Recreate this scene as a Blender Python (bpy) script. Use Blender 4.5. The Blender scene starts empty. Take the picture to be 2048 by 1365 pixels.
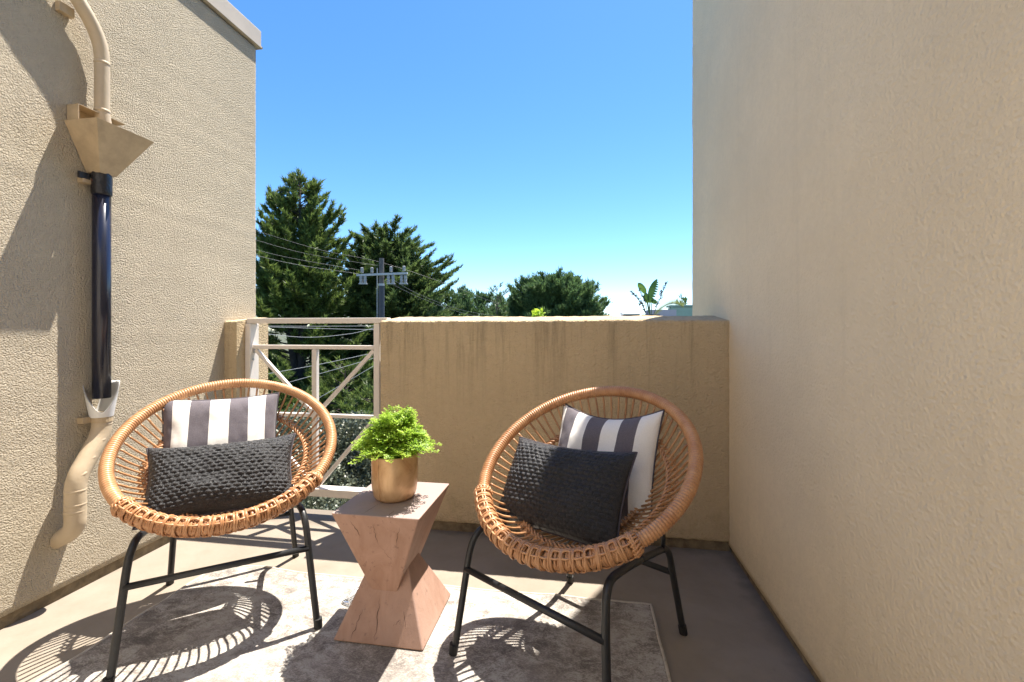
import bpy, math, random
import numpy as np
from mathutils import Vector, noise
R_ = math.radians
C = bpy.context.scene.collection

# ------------------------------------------------------------------ camera, sky, sun, exposure
FPX, HOR, CAMZ = 890.0, 657.0, 1.02
YAW = math.atan(141 / FPX)
cam = bpy.data.cameras.new('camera'); cam_o = bpy.data.objects.new('camera', cam); C.objects.link(cam_o)
cam.sensor_width = 36.0; cam.lens = 36.0 * FPX / 2048
cam.shift_y = (HOR - 682.5) / 2048
cam.clip_start = 0.02; cam.clip_end = 6000
cam_o.location = (0, 0, CAMZ); cam_o.rotation_euler = (R_(90), 0, YAW)
sc = bpy.context.scene; sc.camera = cam_o

SUN = Vector((.185, .335, 1.0)).normalized()
SUN_EL = math.asin(SUN.z); SUN_AZ = math.atan2(SUN.x, SUN.y)      # azimuth from +Y towards +X
w = bpy.data.worlds.new('World'); sc.world = w; w.use_nodes = True
nt = w.node_tree; bg = nt.nodes['Background']
sky = nt.nodes.new('ShaderNodeTexSky'); sky.sky_type = 'NISHITA'; sky.sun_disc = False
sky.sun_elevation = SUN_EL; sky.sun_rotation = SUN_AZ
sky.altitude = 0; sky.air_density = 0.85; sky.dust_density = 0.15; sky.ozone_density = 4.5
hs = nt.nodes.new('ShaderNodeHueSaturation'); hs.inputs['Saturation'].default_value = 1.2; hs.inputs['Hue'].default_value = .501
nt.links.new(sky.outputs[0], hs.inputs['Color']); nt.links.new(hs.outputs[0], bg.inputs[0]); bg.inputs[1].default_value = 0.054
sun = bpy.data.lights.new('sun', 'SUN'); sun.energy = 2.6; sun.angle = R_(0.53); sun.color = (1, .93, .83)
sun_o = bpy.data.objects.new('sun', sun); C.objects.link(sun_o)
sun_o.rotation_euler = (-SUN).to_track_quat('-Z', 'Y').to_euler(); sun_o.location = (0, 0, 20)
vs = sc.view_settings; vs.view_transform = 'Standard'; vs.look = 'None'; vs.gamma = 1; vs.use_curve_mapping = False
vs.exposure = 2.42
sc.cycles.max_bounces = 8; sc.cycles.diffuse_bounces = 5; sc.cycles.transparent_max_bounces = 8

# ------------------------------------------------------------------ helpers
def px(x, y, depth):
    """world point seen at photo pixel x, y at that distance along the view axis"""
    r = Vector((math.cos(YAW), math.sin(YAW), 0)); f = Vector((-math.sin(YAW), math.cos(YAW), 0))
    return Vector((0, 0, CAMZ)) + (f + r * ((x - 1024) / FPX) - Vector((0, 0, 1)) * ((y - HOR) / FPX)) * depth

def mesh_obj(name, verts, faces, mat=None, parent=None, smooth=False, me=None):
    if me is None:
        me = bpy.data.meshes.new(name); me.from_pydata([tuple(v) for v in verts], [], faces)
        if smooth: me.polygons.foreach_set('use_smooth', [True] * len(me.polygons))
        if mat: me.materials.append(mat)
        me.update()
    o = bpy.data.objects.new(name, me); C.objects.link(o)
    if parent: o.parent = parent
    return o

def np_mesh(name, V, F, mat, parent=None, smooth=False, col=None):
    """V (n,3) F (m,k) arrays, fast"""
    me = bpy.data.meshes.new(name); k = F.shape[1]
    me.vertices.add(len(V)); me.vertices.foreach_set('co', np.ascontiguousarray(V, np.float32).ravel())
    me.loops.add(F.size); me.loops.foreach_set('vertex_index', np.ascontiguousarray(F, np.int32).ravel())
    me.polygons.add(len(F)); me.polygons.foreach_set('loop_start', np.arange(0, F.size, k, dtype=np.int32))
    me.polygons.foreach_set('loop_total', np.full(len(F), k, np.int32))
    if smooth: me.polygons.foreach_set('use_smooth', np.ones(len(F), bool))
    if col is not None:
        a = me.attributes.new('tint', 'FLOAT', 'POINT'); a.data.foreach_set('value', np.asarray(col, np.float32))
    me.materials.append(mat); me.update(calc_edges=True); me.validate()
    o = bpy.data.objects.new(name, me); C.objects.link(o)
    if parent: o.parent = parent
    return o

def empty(name, loc=(0, 0, 0), rz=0):
    o = bpy.data.objects.new(name, None); C.objects.link(o); o.location = loc; o.rotation_euler = (0, 0, rz)
    o.empty_display_size = .1
    return o

def tag(o, label=None, cat=None, group=None, kind=None):
    if label: o['label'] = label
    if cat: o['category'] = cat
    if group: o['group'] = group
    if kind: o['kind'] = kind
    return o

class MB:
    def __init__(s): s.v = []; s.f = []
    def add(s, V, F):
        n = len(s.v); s.v += [tuple(p) for p in V]; s.f += [tuple(i + n for i in q) for q in F]; return s
    def box(s, x0, x1, y0, y1, z0, z1):
        V = [(x, y, z) for z in (z0, z1) for y in (y0, y1) for x in (x0, x1)]
        return s.add(V, [(0, 2, 3, 1), (4, 5, 7, 6), (0, 1, 5, 4), (2, 6, 7, 3), (0, 4, 6, 2), (1, 3, 7, 5)])
    def tube(s, pts, rad, n=10, closed=False, cap=True):
        pts = [Vector(p) for p in pts]; m = len(pts)
        rr = rad if isinstance(rad, (list, tuple)) else [rad] * m
        V = []; prev = None
        for i, p in enumerate(pts):
            if closed: t = pts[(i + 1) % m] - pts[i - 1]
            else: t = pts[min(i + 1, m - 1)] - pts[max(i - 1, 0)]
            t.normalize()
            if prev is None:
                a = Vector((0, 0, 1)) if abs(t.z) < .9 else Vector((1, 0, 0))
                u = t.cross(a).normalized()
            else:
                u = (prev - t * prev.dot(t)).normalized()
            prev = u; b = t.cross(u)
            for k in range(n):
                an = 2 * math.pi * k / n
                V.append(p + (u * math.cos(an) + b * math.sin(an)) * rr[i])
        F = []
        for i in range(m if closed else m - 1):
            j = (i + 1) % m
            for k in range(n):
                l = (k + 1) % n
                F.append((i * n + k, i * n + l, j * n + l, j * n + k))
        if cap and not closed:
            F.append(tuple(range(n - 1, -1, -1))); F.append(tuple((m - 1) * n + k for k in range(n)))
        return s.add(V, F)
    def beam(s, a, b, wy, wz):
        """rectangular bar from a to b; wy = size along world Y, wz = across in the XZ plane"""
        a, b = Vector(a), Vector(b); t = (b - a).normalized(); y = Vector((0, 1, 0)); q = t.cross(y).normalized()
        V = [p + y * (sy * wy / 2) + q * (sq * wz / 2) for p in (a, b) for sy, sq in ((-1, -1), (1, -1), (1, 1), (-1, 1))]
        return s.add(V, [(3, 2, 1, 0), (4, 5, 6, 7), (0, 1, 5, 4), (1, 2, 6, 5), (2, 3, 7, 6), (3, 0, 4, 7)])
    def lathe(s, prof, n=32, c=(0, 0, 0)):
        V = [(c[0] + r * math.cos(2 * math.pi * k / n), c[1] + r * math.sin(2 * math.pi * k / n), c[2] + z) for r, z in prof for k in range(n)]
        F = [(i * n + k, i * n + (k + 1) % n, (i + 1) * n + (k + 1) % n, (i + 1) * n + k) for i in range(len(prof) - 1) for k in range(n)]
        return s.add(V, F)
    def build(s, name, mat, parent=None, smooth=False, bevel=0, seg=2):
        o = mesh_obj(name, s.v, s.f, mat, parent, smooth)
        if bevel:
            m = o.modifiers.new('b', 'BEVEL'); m.width = bevel; m.segments = seg; m.limit_method = 'ANGLE'; m.angle_limit = R_(35)
        return o

def spline(ctrl, n=24):
    """Catmull-Rom through control points"""
    P = [Vector(p) for p in ctrl]; P = [P[0] * 2 - P[1]] + P + [P[-1] * 2 - P[-2]]
    out = []; segs = len(P) - 3
    for i in range(segs):
        a, b, c, d = P[i:i + 4]
        for k in range(n):
            t = k / n
            out.append(.5 * ((2 * b) + (c - a) * t + (2 * a - 5 * b + 4 * c - d) * t * t + (3 * b - a - 3 * c + d) * t ** 3))
    out.append(P[-2].copy()); return out

def fillet(ctrl, r, n=8):
    P3 = [Vector(p) for p in ctrl]; out = [P3[0]]
    for a, b, c in zip(P3, P3[1:], P3[2:]):
        d0, d1 = (a - b), (c - b); k = min(r, d0.length * .48, d1.length * .48); p, q = b + d0.normalized() * k, b + d1.normalized() * k
        out += [p * (1 - t) ** 2 + b * 2 * t * (1 - t) + q * t * t for t in [i / n for i in range(n + 1)]]
    return out + [P3[-1]]

def rounded(poly, r, seg=4, sup=.012):
    """rounded 2-D outline with support points; poly counter-clockwise"""
    out = []; n = len(poly)
    for i in range(n):
        p0, p1, p2 = (Vector(poly[i - 1]), Vector(poly[i]), Vector(poly[(i + 1) % n]))
        d0 = (p0 - p1).normalized(); d1 = (p2 - p1).normalized()
        a, b = p1 + d0 * r, p1 + d1 * r
        out.append(a + d0 * sup)
        for k in range(seg + 1):
            t = k / seg
            out.append(a * (1 - t) ** 2 + p1 * 2 * t * (1 - t) + b * t * t)
        out.append(b + d1 * sup)
    return out

def sweep(name, poly, axis, s0, s1, n, mat, parent=None, r=.012, jit=.0015, fr=28.0, subdiv=0):
    prof = rounded(poly, r)
    V = []; m = len(prof)
    for i in range(n + 1):
        s = s0 + (s1 - s0) * i / n
        for p in prof:
            v = Vector((s, p.x, p.y)) if axis == 'X' else Vector((p.x, p.y, s))
            V.append(v + noise.noise_vector(v * fr) * jit + noise.noise_vector(v * 3.1) * jit)
    F = [(i * m + k, i * m + (k + 1) % m, (i + 1) * m + (k + 1) % m, (i + 1) * m + k) for i in range(n) for k in range(m)]
    F.append(tuple(range(m - 1, -1, -1))); F.append(tuple(n * m + k for k in range(m)))
    o = mesh_obj(name, V, F, mat, parent)
    me = o.data; me.polygons.foreach_set('use_smooth', [True] * (len(F) - 2) + [False, False])
    return o

# ------------------------------------------------------------------ materials
def nodes(name):
    m = bpy.data.materials.new(name); m.use_nodes = True
    return m, m.node_tree, m.node_tree.nodes['Principled BSDF']
def N(t, typ, **kw):
    n = t.nodes.new(typ)
    for k, v in kw.items():
        if k in n.inputs: n.inputs[k].default_value = v
        else: setattr(n, k, v)
    return n
def coords(t, scale=(1, 1, 1), out='Object'):
    tc = N(t, 'ShaderNodeTexCoord'); mp = N(t, 'ShaderNodeMapping'); mp.inputs['Scale'].default_value = scale
    t.links.new(tc.outputs[out], mp.inputs[0]); return mp.outputs[0]
def ramp(t, src, stops, interp='LINEAR'):
    r = N(t, 'ShaderNodeValToRGB'); cr = r.color_ramp; cr.interpolation = interp
    while len(cr.elements) < len(stops): cr.elements.new(.5)
    for e, (p, c) in zip(cr.elements, stops):
        e.position = p; e.color = (*c, 1) if len(c) == 3 else c
    t.links.new(src, r.inputs[0]); return r.outputs[0]
def mixc(t, fac, a, b, mode='MIX'):
    n = N(t, 'ShaderNodeMix'); n.data_type = 'RGBA'; n.blend_type = mode
    for i, v in ((0, fac), (6, a), (7, b)):
        if hasattr(v, 'is_linked') or hasattr(v, 'links'): t.links.new(v, n.inputs[i])
        else: n.inputs[i].default_value = v if i == 0 else (*v, 1)
    return n.outputs[2]
def math_(t, op, a, b=0.5, c=0.0):
    n = N(t, 'ShaderNodeMath'); n.operation = op
    for i, v in enumerate((a, b, c)):
        if hasattr(v, 'links'): t.links.new(v, n.inputs[i])
        else: n.inputs[i].default_value = v
    return n.outputs[0]
def noi(t, vec, scale, detail=4, rough=.55, dist=0):
    n = N(t, 'ShaderNodeTexNoise'); n.inputs['Scale'].default_value = scale; n.inputs['Detail'].default_value = detail
    n.inputs['Roughness'].default_value = rough; n.inputs['Distortion'].default_value = dist
    t.links.new(vec, n.inputs[0]); return n.outputs[0]
def voro(t, vec, scale, feature='F1', out=0, rand=1.0):
    n = N(t, 'ShaderNodeTexVoronoi'); n.feature = feature; n.inputs['Scale'].default_value = scale
    n.inputs['Randomness'].default_value = rand
    t.links.new(vec, n.inputs[0]); return n.outputs[out]
def bump(t, bs, h, strength, dist):
    b = N(t, 'ShaderNodeBump'); b.inputs['Strength'].default_value = strength; b.inputs['Distance'].default_value = dist
    t.links.new(h, b.inputs['Height'])
    t.links.new(b.outputs[0], bs.inputs['Normal']); return b

def stucco(name, base, grain=95, strength=1.0, dist=.006, smooth=.0, streak=0, dirt=0):
    m, t, b = nodes(name); c = coords(t)
    big = noi(t, c, 1.7, 5, .6); fine = noi(t, c, 38, 3)
    col = mixc(t, ramp(t, big, [(.3, (0, 0, 0)), (.72, (1, 1, 1))]), tuple(x * .90 for x in base), tuple(min(1, x * 1.07) for x in base))
    col = mixc(t, ramp(t, fine, [(.35, (0, 0, 0)), (.7, (.35, .35, .35))]), col, tuple(x * .86 for x in base))
    if dirt:
        sz = N(t, 'ShaderNodeSeparateXYZ'); t.links.new(c, sz.inputs[0])
        wz = math_(t, 'ADD', sz.outputs[2], math_(t, 'MULTIPLY', math_(t, 'SUBTRACT', noi(t, c, 5, 6, .7), .5), .5))
        col = mixc(t, ramp(t, wz, [(.0, (.55 * dirt,) * 3), (.20, (.16 * dirt,) * 3), (.55, (0, 0, 0))]), col, tuple(x * .45 for x in base))
        pt = ramp(t, noi(t, c, .85, 3, .5, .4), [(.50, (0, 0, 0)), (.56, (.5 * dirt,) * 3)])
        col = mixc(t, pt, col, tuple(x * .9 for x in base))
        sk = ramp(t, noi(t, coords(t, (7, 7, .5)), 2.2, 4, .65), [(.60, (0, 0, 0)), (.78, (.30 * dirt,) * 3)])
        col = mixc(t, sk, col, tuple(x * .6 for x in base))
    if streak:
        cs = coords(t, (9, 9, .55)); st = noi(t, cs, 2.4, 6, .75)
        sm = ramp(t, st, [(.50, (0, 0, 0)), (.82, (1, 1, 1))])
        sx = N(t, 'ShaderNodeSeparateXYZ'); t.links.new(c, sx.inputs[0])
        up = ramp(t, sx.outputs[2], [(.55, (0, 0, 0)), (1.0, (1, 1, 1))])
        low = ramp(t, sx.outputs[2], [(.04, (1, 1, 1)), (.28, (0, 0, 0))])
        msk = math_(t, 'MULTIPLY', sm, math_(t, 'MULTIPLY', up, .55 * streak))
        col = mixc(t, msk, col, (.085, .075, .05))
        gr = math_(t, 'MULTIPLY', ramp(t, noi(t, c, 7, 5, .7), [(.5, (0, 0, 0)), (.75, (1, 1, 1))]), math_(t, 'MULTIPLY', low, .5 * streak))
        col = mixc(t, gr, col, (.10, .095, .045))
    t.links.new(col, b.inputs['Base Color']); b.inputs['Roughness'].default_value = .93
    b.inputs['Specular IOR Level'].default_value = .15
    wob = N(t, 'ShaderNodeVectorMath'); wob.operation = 'MULTIPLY_ADD'
    nz = N(t, 'ShaderNodeTexNoise'); nz.inputs['Scale'].default_value = 60; t.links.new(c, nz.inputs[0])
    t.links.new(nz.outputs[1], wob.inputs[0]); wob.inputs[1].default_value = (.006,) * 3; t.links.new(c, wob.inputs[2])
    v = voro(t, wob.outputs[0], grain, 'SMOOTH_F1')
    h = math_(t, 'ADD', math_(t, 'MULTIPLY', v, -(1.0 - smooth)), math_(t, 'MULTIPLY', noi(t, c, grain * .9, 3, .6), .9))
    h = math_(t, 'ADD', h, math_(t, 'MULTIPLY', noi(t, c, 9, 3), .6)); h = math_(t, 'ADD', h, math_(t, 'MULTIPLY', noi(t, c, 420, 2, .7), .3))
    bump(t, b, h, strength, dist); return m

TAN = (.66, .55, .38)
M = {}
M['stucco_rough'] = stucco('stucco_rough', (.63, .55, .42), 215, 1.0, .0105, dirt=.7)
M['stucco_side'] = stucco('stucco_side', (.83, .685, .46), 125, .6, .0055, .3, dirt=.5)  # same tan paint made lighter, standing in for fill light on this wall
M['stucco_pale'] = stucco('stucco_pale', (.80, .75, .66), 80, .4, .006, .5)
M['stucco_parapet'] = stucco('stucco_parapet', (.575, .45, .285), 120, .95, .008, .2, streak=1.25)  # same tan paint made deeper, parapet shade put into its base colour

def simple(name, col, rough=.6, metal=0, spec=.5, nb=None, var=.0, vs_=8):
    m, t, b = nodes(name); c = coords(t)
    if var:
        q = noi(t, c, vs_, 5, .65)
        t.links.new(mixc(t, ramp(t, q, [(.3, (0, 0, 0)), (.7, (1, 1, 1))]), tuple(x * (1 - var) for x in col), tuple(min(1, x * (1 + var * .5)) for x in col)), b.inputs['Base Color'])
    else: b.inputs['Base Color'].default_value = (*col, 1)
    b.inputs['Roughness'].default_value = rough; b.inputs['Metallic'].default_value = metal; b.inputs['Specular IOR Level'].default_value = spec
    if nb: bump(t, b, noi(t, c, nb[0], 4), nb[1], nb[2])
    return m
M['pipe_tan'] = simple('pipe_tan', (.52, .42, .29), .5, nb=(60, .25, .003), var=.12)
M['metal_tan'] = simple('metal_tan', (.47, .36, .225), .45, nb=(25, .15, .003), var=.22, vs_=14)
M['coping'] = simple('coping', (.50, .44, .36), .5, nb=(14, .15, .004), var=.08)
M['pipe_black'] = simple('pipe_black', (.012, .014, .03), .22, spec=.6, nb=(30, .06, .002))
M['tape_black'] = simple('tape_black', (.012, .012, .016), .3, nb=(70, .8, .006))
M['pvc'] = simple('pvc', (.74, .74, .72), .4, var=.05)
M['rail_white'] = simple('rail_white', (.74, .68, .61), .42, nb=(40, .12, .002), var=.06, vs_=14)
M['plinth'] = simple('plinth', (.20, .155, .095), .9, nb=(60, .9, .006), var=.55, vs_=22)
M['black_metal'] = simple('black_metal', (.018, .019, .021), .42, spec=.5, nb=(160, .12, .001), var=.3, vs_=60)
M['rubber'] = simple('rubber', (.012, .012, .012), .6)
M['orange'] = simple('orange', (.8, .18, .03), .5)

def floor_mat():
    m, t, b = nodes('concrete'); c = coords(t)
    big = noi(t, c, 1.6, 6, .62, .6); mid = noi(t, c, 9, 5, .65); sp = noi(t, c, 70, 2)
    col = mixc(t, ramp(t, big, [(.32, (0, 0, 0)), (.68, (1, 1, 1))]), (.222, .186, .146), (.28, .243, .198))
    col = mixc(t, ramp(t, mid, [(.45, (0, 0, 0)), (.8, (.4, .4, .4))]), col, (.18, .142, .10))
    col = mixc(t, ramp(t, sp, [(.70, (0, 0, 0)), (.76, (.6, .6, .6))]), col, (.2, .16, .13))
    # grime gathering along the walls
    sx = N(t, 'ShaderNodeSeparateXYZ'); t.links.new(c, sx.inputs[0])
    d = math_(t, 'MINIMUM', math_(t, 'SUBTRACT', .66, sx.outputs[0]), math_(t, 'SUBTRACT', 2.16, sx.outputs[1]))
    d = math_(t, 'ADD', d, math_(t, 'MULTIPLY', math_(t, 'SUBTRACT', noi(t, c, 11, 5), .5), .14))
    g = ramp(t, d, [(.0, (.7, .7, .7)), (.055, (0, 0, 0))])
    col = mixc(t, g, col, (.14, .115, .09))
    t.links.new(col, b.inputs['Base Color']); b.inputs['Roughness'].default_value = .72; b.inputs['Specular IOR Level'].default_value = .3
    bump(t, b, math_(t, 'ADD', math_(t, 'MULTIPLY', big, 3.0), math_(t, 'MULTIPLY', noi(t, c, 45, 4), .35)), .5, .004)
    return m
M['concrete'] = floor_mat()

def rug_mat():
    m, t, b = nodes('rug'); c = coords(t)
    big = noi(t, c, 2.8, 4, .6, .3); mid = noi(t, coords(t, (1, 1.5, 1)), 19, 8, .82, .5)
    weave = noi(t, coords(t, (130, 330, 1)), 1.0, 3, .8)
    k = math_(t, 'ADD', math_(t, 'MULTIPLY', mid, .75), math_(t, 'MULTIPLY', big, .45))
    k = math_(t, 'ADD', k, math_(t, 'MULTIPLY', math_(t, 'SUBTRACT', weave, .5), .50))
    col = ramp(t, k, [(.47, (.47, .45, .41)), (.57, (.375, .35, .315)), (.62, (.25, .225, .20)), (.72, (.135, .12, .11))])
    hue = noi(t, c, 5.3, 3)
    col = mixc(t, ramp(t, hue, [(.45, (0, 0, 0)), (.7, (.45, .45, .45))]), col, (.37, .335, .305))
    t.links.new(col, b.inputs['Base Color']); b.inputs['Roughness'].default_value = .95
    b.inputs['Specular IOR Level'].default_value = .1
    bump(t, b, math_(t, 'ADD', weave, math_(t, 'MULTIPLY', mid, .6)), .6, .003)
    return m
M['rug'] = rug_mat()

def wood_pink():
    m, t, b = nodes('table_wood'); c = coords(t, (1, 1, .35)); c1 = coords(t)
    q = noi(t, c, 14, 6, .7, 1.2); s = noi(t, c1, 5, 4, .6)
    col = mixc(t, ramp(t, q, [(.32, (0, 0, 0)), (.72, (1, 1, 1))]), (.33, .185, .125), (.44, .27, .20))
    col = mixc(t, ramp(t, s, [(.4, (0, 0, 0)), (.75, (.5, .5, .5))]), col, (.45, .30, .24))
    sp = noi(t, c1, 48, 4, .7); col = mixc(t, ramp(t, sp, [(.60, (0, 0, 0)), (.72, (.7, .7, .7))]), col, (.17, .10, .075))
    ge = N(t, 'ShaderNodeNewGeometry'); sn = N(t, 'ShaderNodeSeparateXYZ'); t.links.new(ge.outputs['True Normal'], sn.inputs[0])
    col = mixc(t, ramp(t, sn.outputs[2], [(.25, (0, 0, 0)), (.95, (.8, .8, .8))]), col, (.29, .245, .235))   # upper faces greyer by normal; warm bounce light is put into the side colour
    t.links.new(col, b.inputs['Base Color']); b.inputs['Roughness'].default_value = .62; b.inputs['Specular IOR Level'].default_value = .35
    bump(t, b, math_(t, 'ADD', q, math_(t, 'MULTIPLY', sp, .5)), .45, .004)
    return m
M['binding'] = simple('binding', (.46, .42, .36), .9, nb=(300, .8, .002), var=.25, vs_=40)
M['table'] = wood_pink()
M['crack'] = simple('crack', (.10, .058, .042), .9)

def rattan(name, a, b2):
    m, t, b = nodes(name); c = coords(t)
    q = noi(t, c, 26, 4, .6); oi = N(t, 'ShaderNodeObjectInfo')
    k = math_(t, 'ADD', math_(t, 'MULTIPLY', q, .8), math_(t, 'MULTIPLY', oi.outputs['Random'], .25))
    col = mixc(t, ramp(t, k, [(.35, (0, 0, 0)), (.75, (1, 1, 1))]), a, b2)
    t.links.new(col, b.inputs['Base Color']); b.inputs['Roughness'].default_value = .36; b.inputs['Specular IOR Level'].default_value = .5
    bump(t, b, noi(t, c, 220, 3), .2, .001)
    return m
M['rattan'] = rattan('rattan', (.40, .185, .08), (.585, .335, .17))
M['rattan_spoke'] = rattan('rattan_spoke', (.31, .145, .06), (.53, .30, .15))

def stripes(name, stops):
    m, t, b = nodes(name)
    uv = N(t, 'ShaderNodeUVMap'); sx = N(t, 'ShaderNodeSeparateXYZ'); t.links.new(uv.outputs[0], sx.inputs[0])
    D, W = (.115, .10, .115), (.80, .77, .72)
    col = ramp(t, sx.outputs[0], [(p, D if k == 'd' else W) for p, k in stops], 'CONSTANT')
    c = coords(t); q = noi(t, c, 260, 2)
    col = mixc(t, ramp(t, q, [(.4, (0, 0, 0)), (.7, (.12, .12, .12))]), col, (.35, .33, .33))
    t.links.new(col, b.inputs['Base Color']); b.inputs['Roughness'].default_value = .85; b.inputs['Specular IOR Level'].default_value = .2
    b.inputs['Sheen Weight'].default_value = .15
    bump(t, b, math_(t, 'ADD', noi(t, c, 420, 2), math_(t, 'MULTIPLY', noi(t, c, 11, 3), 3.0)), .3, .003)
    return m
M['stripe_a'] = stripes('stripe_a', [(0, 'd'), (.09, 'w'), (.235, 'd'), (.40, 'w'), (.565, 'd'), (.725, 'w'), (.88, 'd')])
M['stripe_b'] = stripes('stripe_b', [(0, 'w'), (.06, 'd'), (.205, 'w'), (.36, 'd'), (.52, 'w'), (.675, 'd'), (.83, 'w')])
M['piping_dark'] = simple('piping_dark', (.06, .05, .06), .8)
def black_knit():
    m, t, b = nodes('black_knit'); c = coords(t)
    q = noi(t, c, 330, 3, .7)
    t.links.new(mixc(t, ramp(t, q, [(.4, (0, 0, 0)), (.65, (1, 1, 1))]), (.008, .008, .0095), (.036, .036, .040)), b.inputs['Base Color'])
    b.inputs['Roughness'].default_value = .36; b.inputs['Specular IOR Level'].default_value = .5
    bump(t, b, q, 1.0, .004); return m
M['knit'] = black_knit()
M['black_cloth'] = simple('black_cloth', (.02, .02, .022), .85, nb=(300, .5, .001))

def pot_mat():
    m, t, b = nodes('pot_glaze'); c = coords(t)
    q = noi(t, coords(t, (1, 1, .6)), 16, 5, .65, 1.0)
    t.links.new(ramp(t, q, [(.3, (.42, .23, .11)), (.52, (.62, .40, .22)), (.75, (.72, .50, .30))]), b.inputs['Base Color'])
    b.inputs['Roughness'].default_value = .34; b.inputs['Metallic'].default_value = .35
    bump(t, b, q, .12, .004); return m
M['pot'] = pot_mat()
M['soil'] = simple('soil', (.02, .028, .012), .95, nb=(60, 1, .01))

def leaf(name, dark, light, trans=.35, rough=.5, nscale=.35, tint=False, spec=.3):
    m, t, b = nodes(name); c = coords(t)
    q = noi(t, c, nscale, 3, .6)
    col = mixc(t, ramp(t, q, [(.35, (0, 0, 0)), (.68, (1, 1, 1))]), dark, light)
    if tint:
        at = N(t, 'ShaderNodeAttribute'); at.attribute_name = 'tint'
        col = mixc(t, at.outputs['Fac'], col, tuple(min(1, x * tint) for x in light))
    t.links.new(col, b.inputs['Base Color']); b.inputs['Roughness'].default_value = rough; b.inputs['Specular IOR Level'].default_value = spec
    tr = N(t, 'ShaderNodeBsdfTranslucent'); t.links.new(col, tr.inputs[0])
    mx = N(t, 'ShaderNodeMixShader'); mx.inputs[0].default_value = trans
    out = t.nodes['Material Output']
    t.links.new(b.outputs[0], mx.inputs[1]); t.links.new(tr.outputs[0], mx.inputs[2]); t.links.new(mx.outputs[0], out.inputs[0])
    return m
M['fern'] = leaf('fern', (.25, .42, .035), (.50, .66, .09), .45, .45, 26)
M['fern_stem'] = simple('fern_stem', (.10, .22, .03), .5)
M['cypress'] = leaf('cypress', (.038, .070, .020), (.105, .145, .034), .42, .5, .6, tint=2.0)
M['cypress2'] = leaf('cypress2', (.034, .064, .024), (.09, .13, .038), .42, .5, .6, tint=1.9)
M['pine'] = leaf('pine', (.04, .08, .034), (.09, .145, .05), .38, .5, .3, tint=1.7)
M['shrub'] = leaf('shrub', (.05, .062, .036), (.115, .125, .075), .2, .4, 1.2, tint=1.6, spec=.5)
M['shoot'] = leaf('shoot', (.30, .45, .03), (.5, .62, .06), .5, .5, 3)
M['banana'] = leaf('banana', (.07, .15, .03), (.16, .27, .05), .4, .35, 2)
M['dry_leaf'] = simple('dry_leaf', (.10, .085, .055), .8, var=.4)
M['palm_yellow'] = leaf('palm_yellow', (.25, .27, .05), (.5, .5, .14), .4, .4, 4)
M['bark'] = simple('bark', (.055, .045, .037), .95, nb=(12, 1, .03), var=.4, vs_=4)
M['pole'] = simple('pole', (.12, .11, .105), .9, nb=(20, .8, .02), var=.35, vs_=5)
M['pole_dark'] = simple('pole_dark', (.045, .045, .055), .55, var=.3)
M['galv'] = simple('galv', (.42, .43, .43), .5, var=.15)
M['porcelain'] = simple('porcelain', (.36, .36, .36), .3, var=.2)
M['wire'] = simple('wire', (.50, .49, .47), .4)
M['wire_mid'] = simple('wire_mid', (.25, .25, .24), .5)
M['wire_dark'] = simple('wire_dark', (.10, .10, .10), .5)
M['ground'] = simple('ground', (.075, .085, .045), .95, var=.5, vs_=.12)
M['green_paint'] = simple('green_paint', (.27, .38, .29), .7, var=.08, vs_=3)
M['grey_paint'] = simple('grey_paint', (.44, .42, .44), .8, var=.1, vs_=3)
M['white_paint'] = simple('white_paint', (.66, .65, .62), .8, var=.08, vs_=2)
M['roofing'] = simple('roofing', (.10, .10, .105), .9, var=.3, vs_=2)
def clear():
    m, t, b = nodes('clear_film'); b.inputs['Base Color'].default_value = (.95, .97, 1, 1)
    b.inputs['Transmission Weight'].default_value = .9; b.inputs['Roughness'].default_value = .06; b.inputs['IOR'].default_value = 1.3
    return m
M['clear'] = clear()

# ------------------------------------------------------------------ large structure
XL, XR, PY, PB, PZ = -1.934, .66, 2.155, 2.40, 1.058
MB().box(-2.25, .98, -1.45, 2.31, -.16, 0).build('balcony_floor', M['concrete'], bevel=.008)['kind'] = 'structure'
ground = MB()
n = 40
gv = [(-1500 + 3000 * i / n, -60 + 3200 * j / n, -9 + .8 * noise.noise(Vector((i * .35, j * .35, 0)))) for j in range(n + 1) for i in range(n + 1)]
ground.add(gv, [(j * (n + 1) + i, j * (n + 1) + i + 1, (j + 1) * (n + 1) + i + 1, (j + 1) * (n + 1) + i) for j in range(n) for i in range(n)])
ground.build('ground', M['ground'], smooth=True)['kind'] = 'structure'

body = MB().box(-2.22, .95, -1.42, 2.27, -9.5, -.165).build('building_base', M['stucco_side'])
tag(body, 'tan stucco storeys of the building under the balcony', 'building')

wl = empty('stucco_wall')
tag(wl, 'rough sunlit tan stucco wall carrying the drain pipe, metal coping on top', 'wall')
sweep('wall_face', [(XL - .28, -1.3), (XL, -1.3), (XL, PB), (XL - .28, PB)], 'Z', .045, 2.70, 120, M['stucco_rough'], wl)
MB().box(XL - .27, XL - .010, -1.3, PB - .012, -.02, .05).build('plinth', M['plinth'], wl)
cp = MB().box(XL - .30, XL + .015, -1.3, PB + .022, 2.712, 2.815).build('coping', M['coping'], wl, bevel=.003)
MB().box(XL + .0155, XL + .020, -1.3, PB + .026, 2.712, 2.723).build('drip_edge', M['coping'], cp)
MB().box(XL - .31, XL + .020, PB + .0225, PB + .027, 2.710, 2.7222).build('drip_edge', M['coping'], cp)

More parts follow.
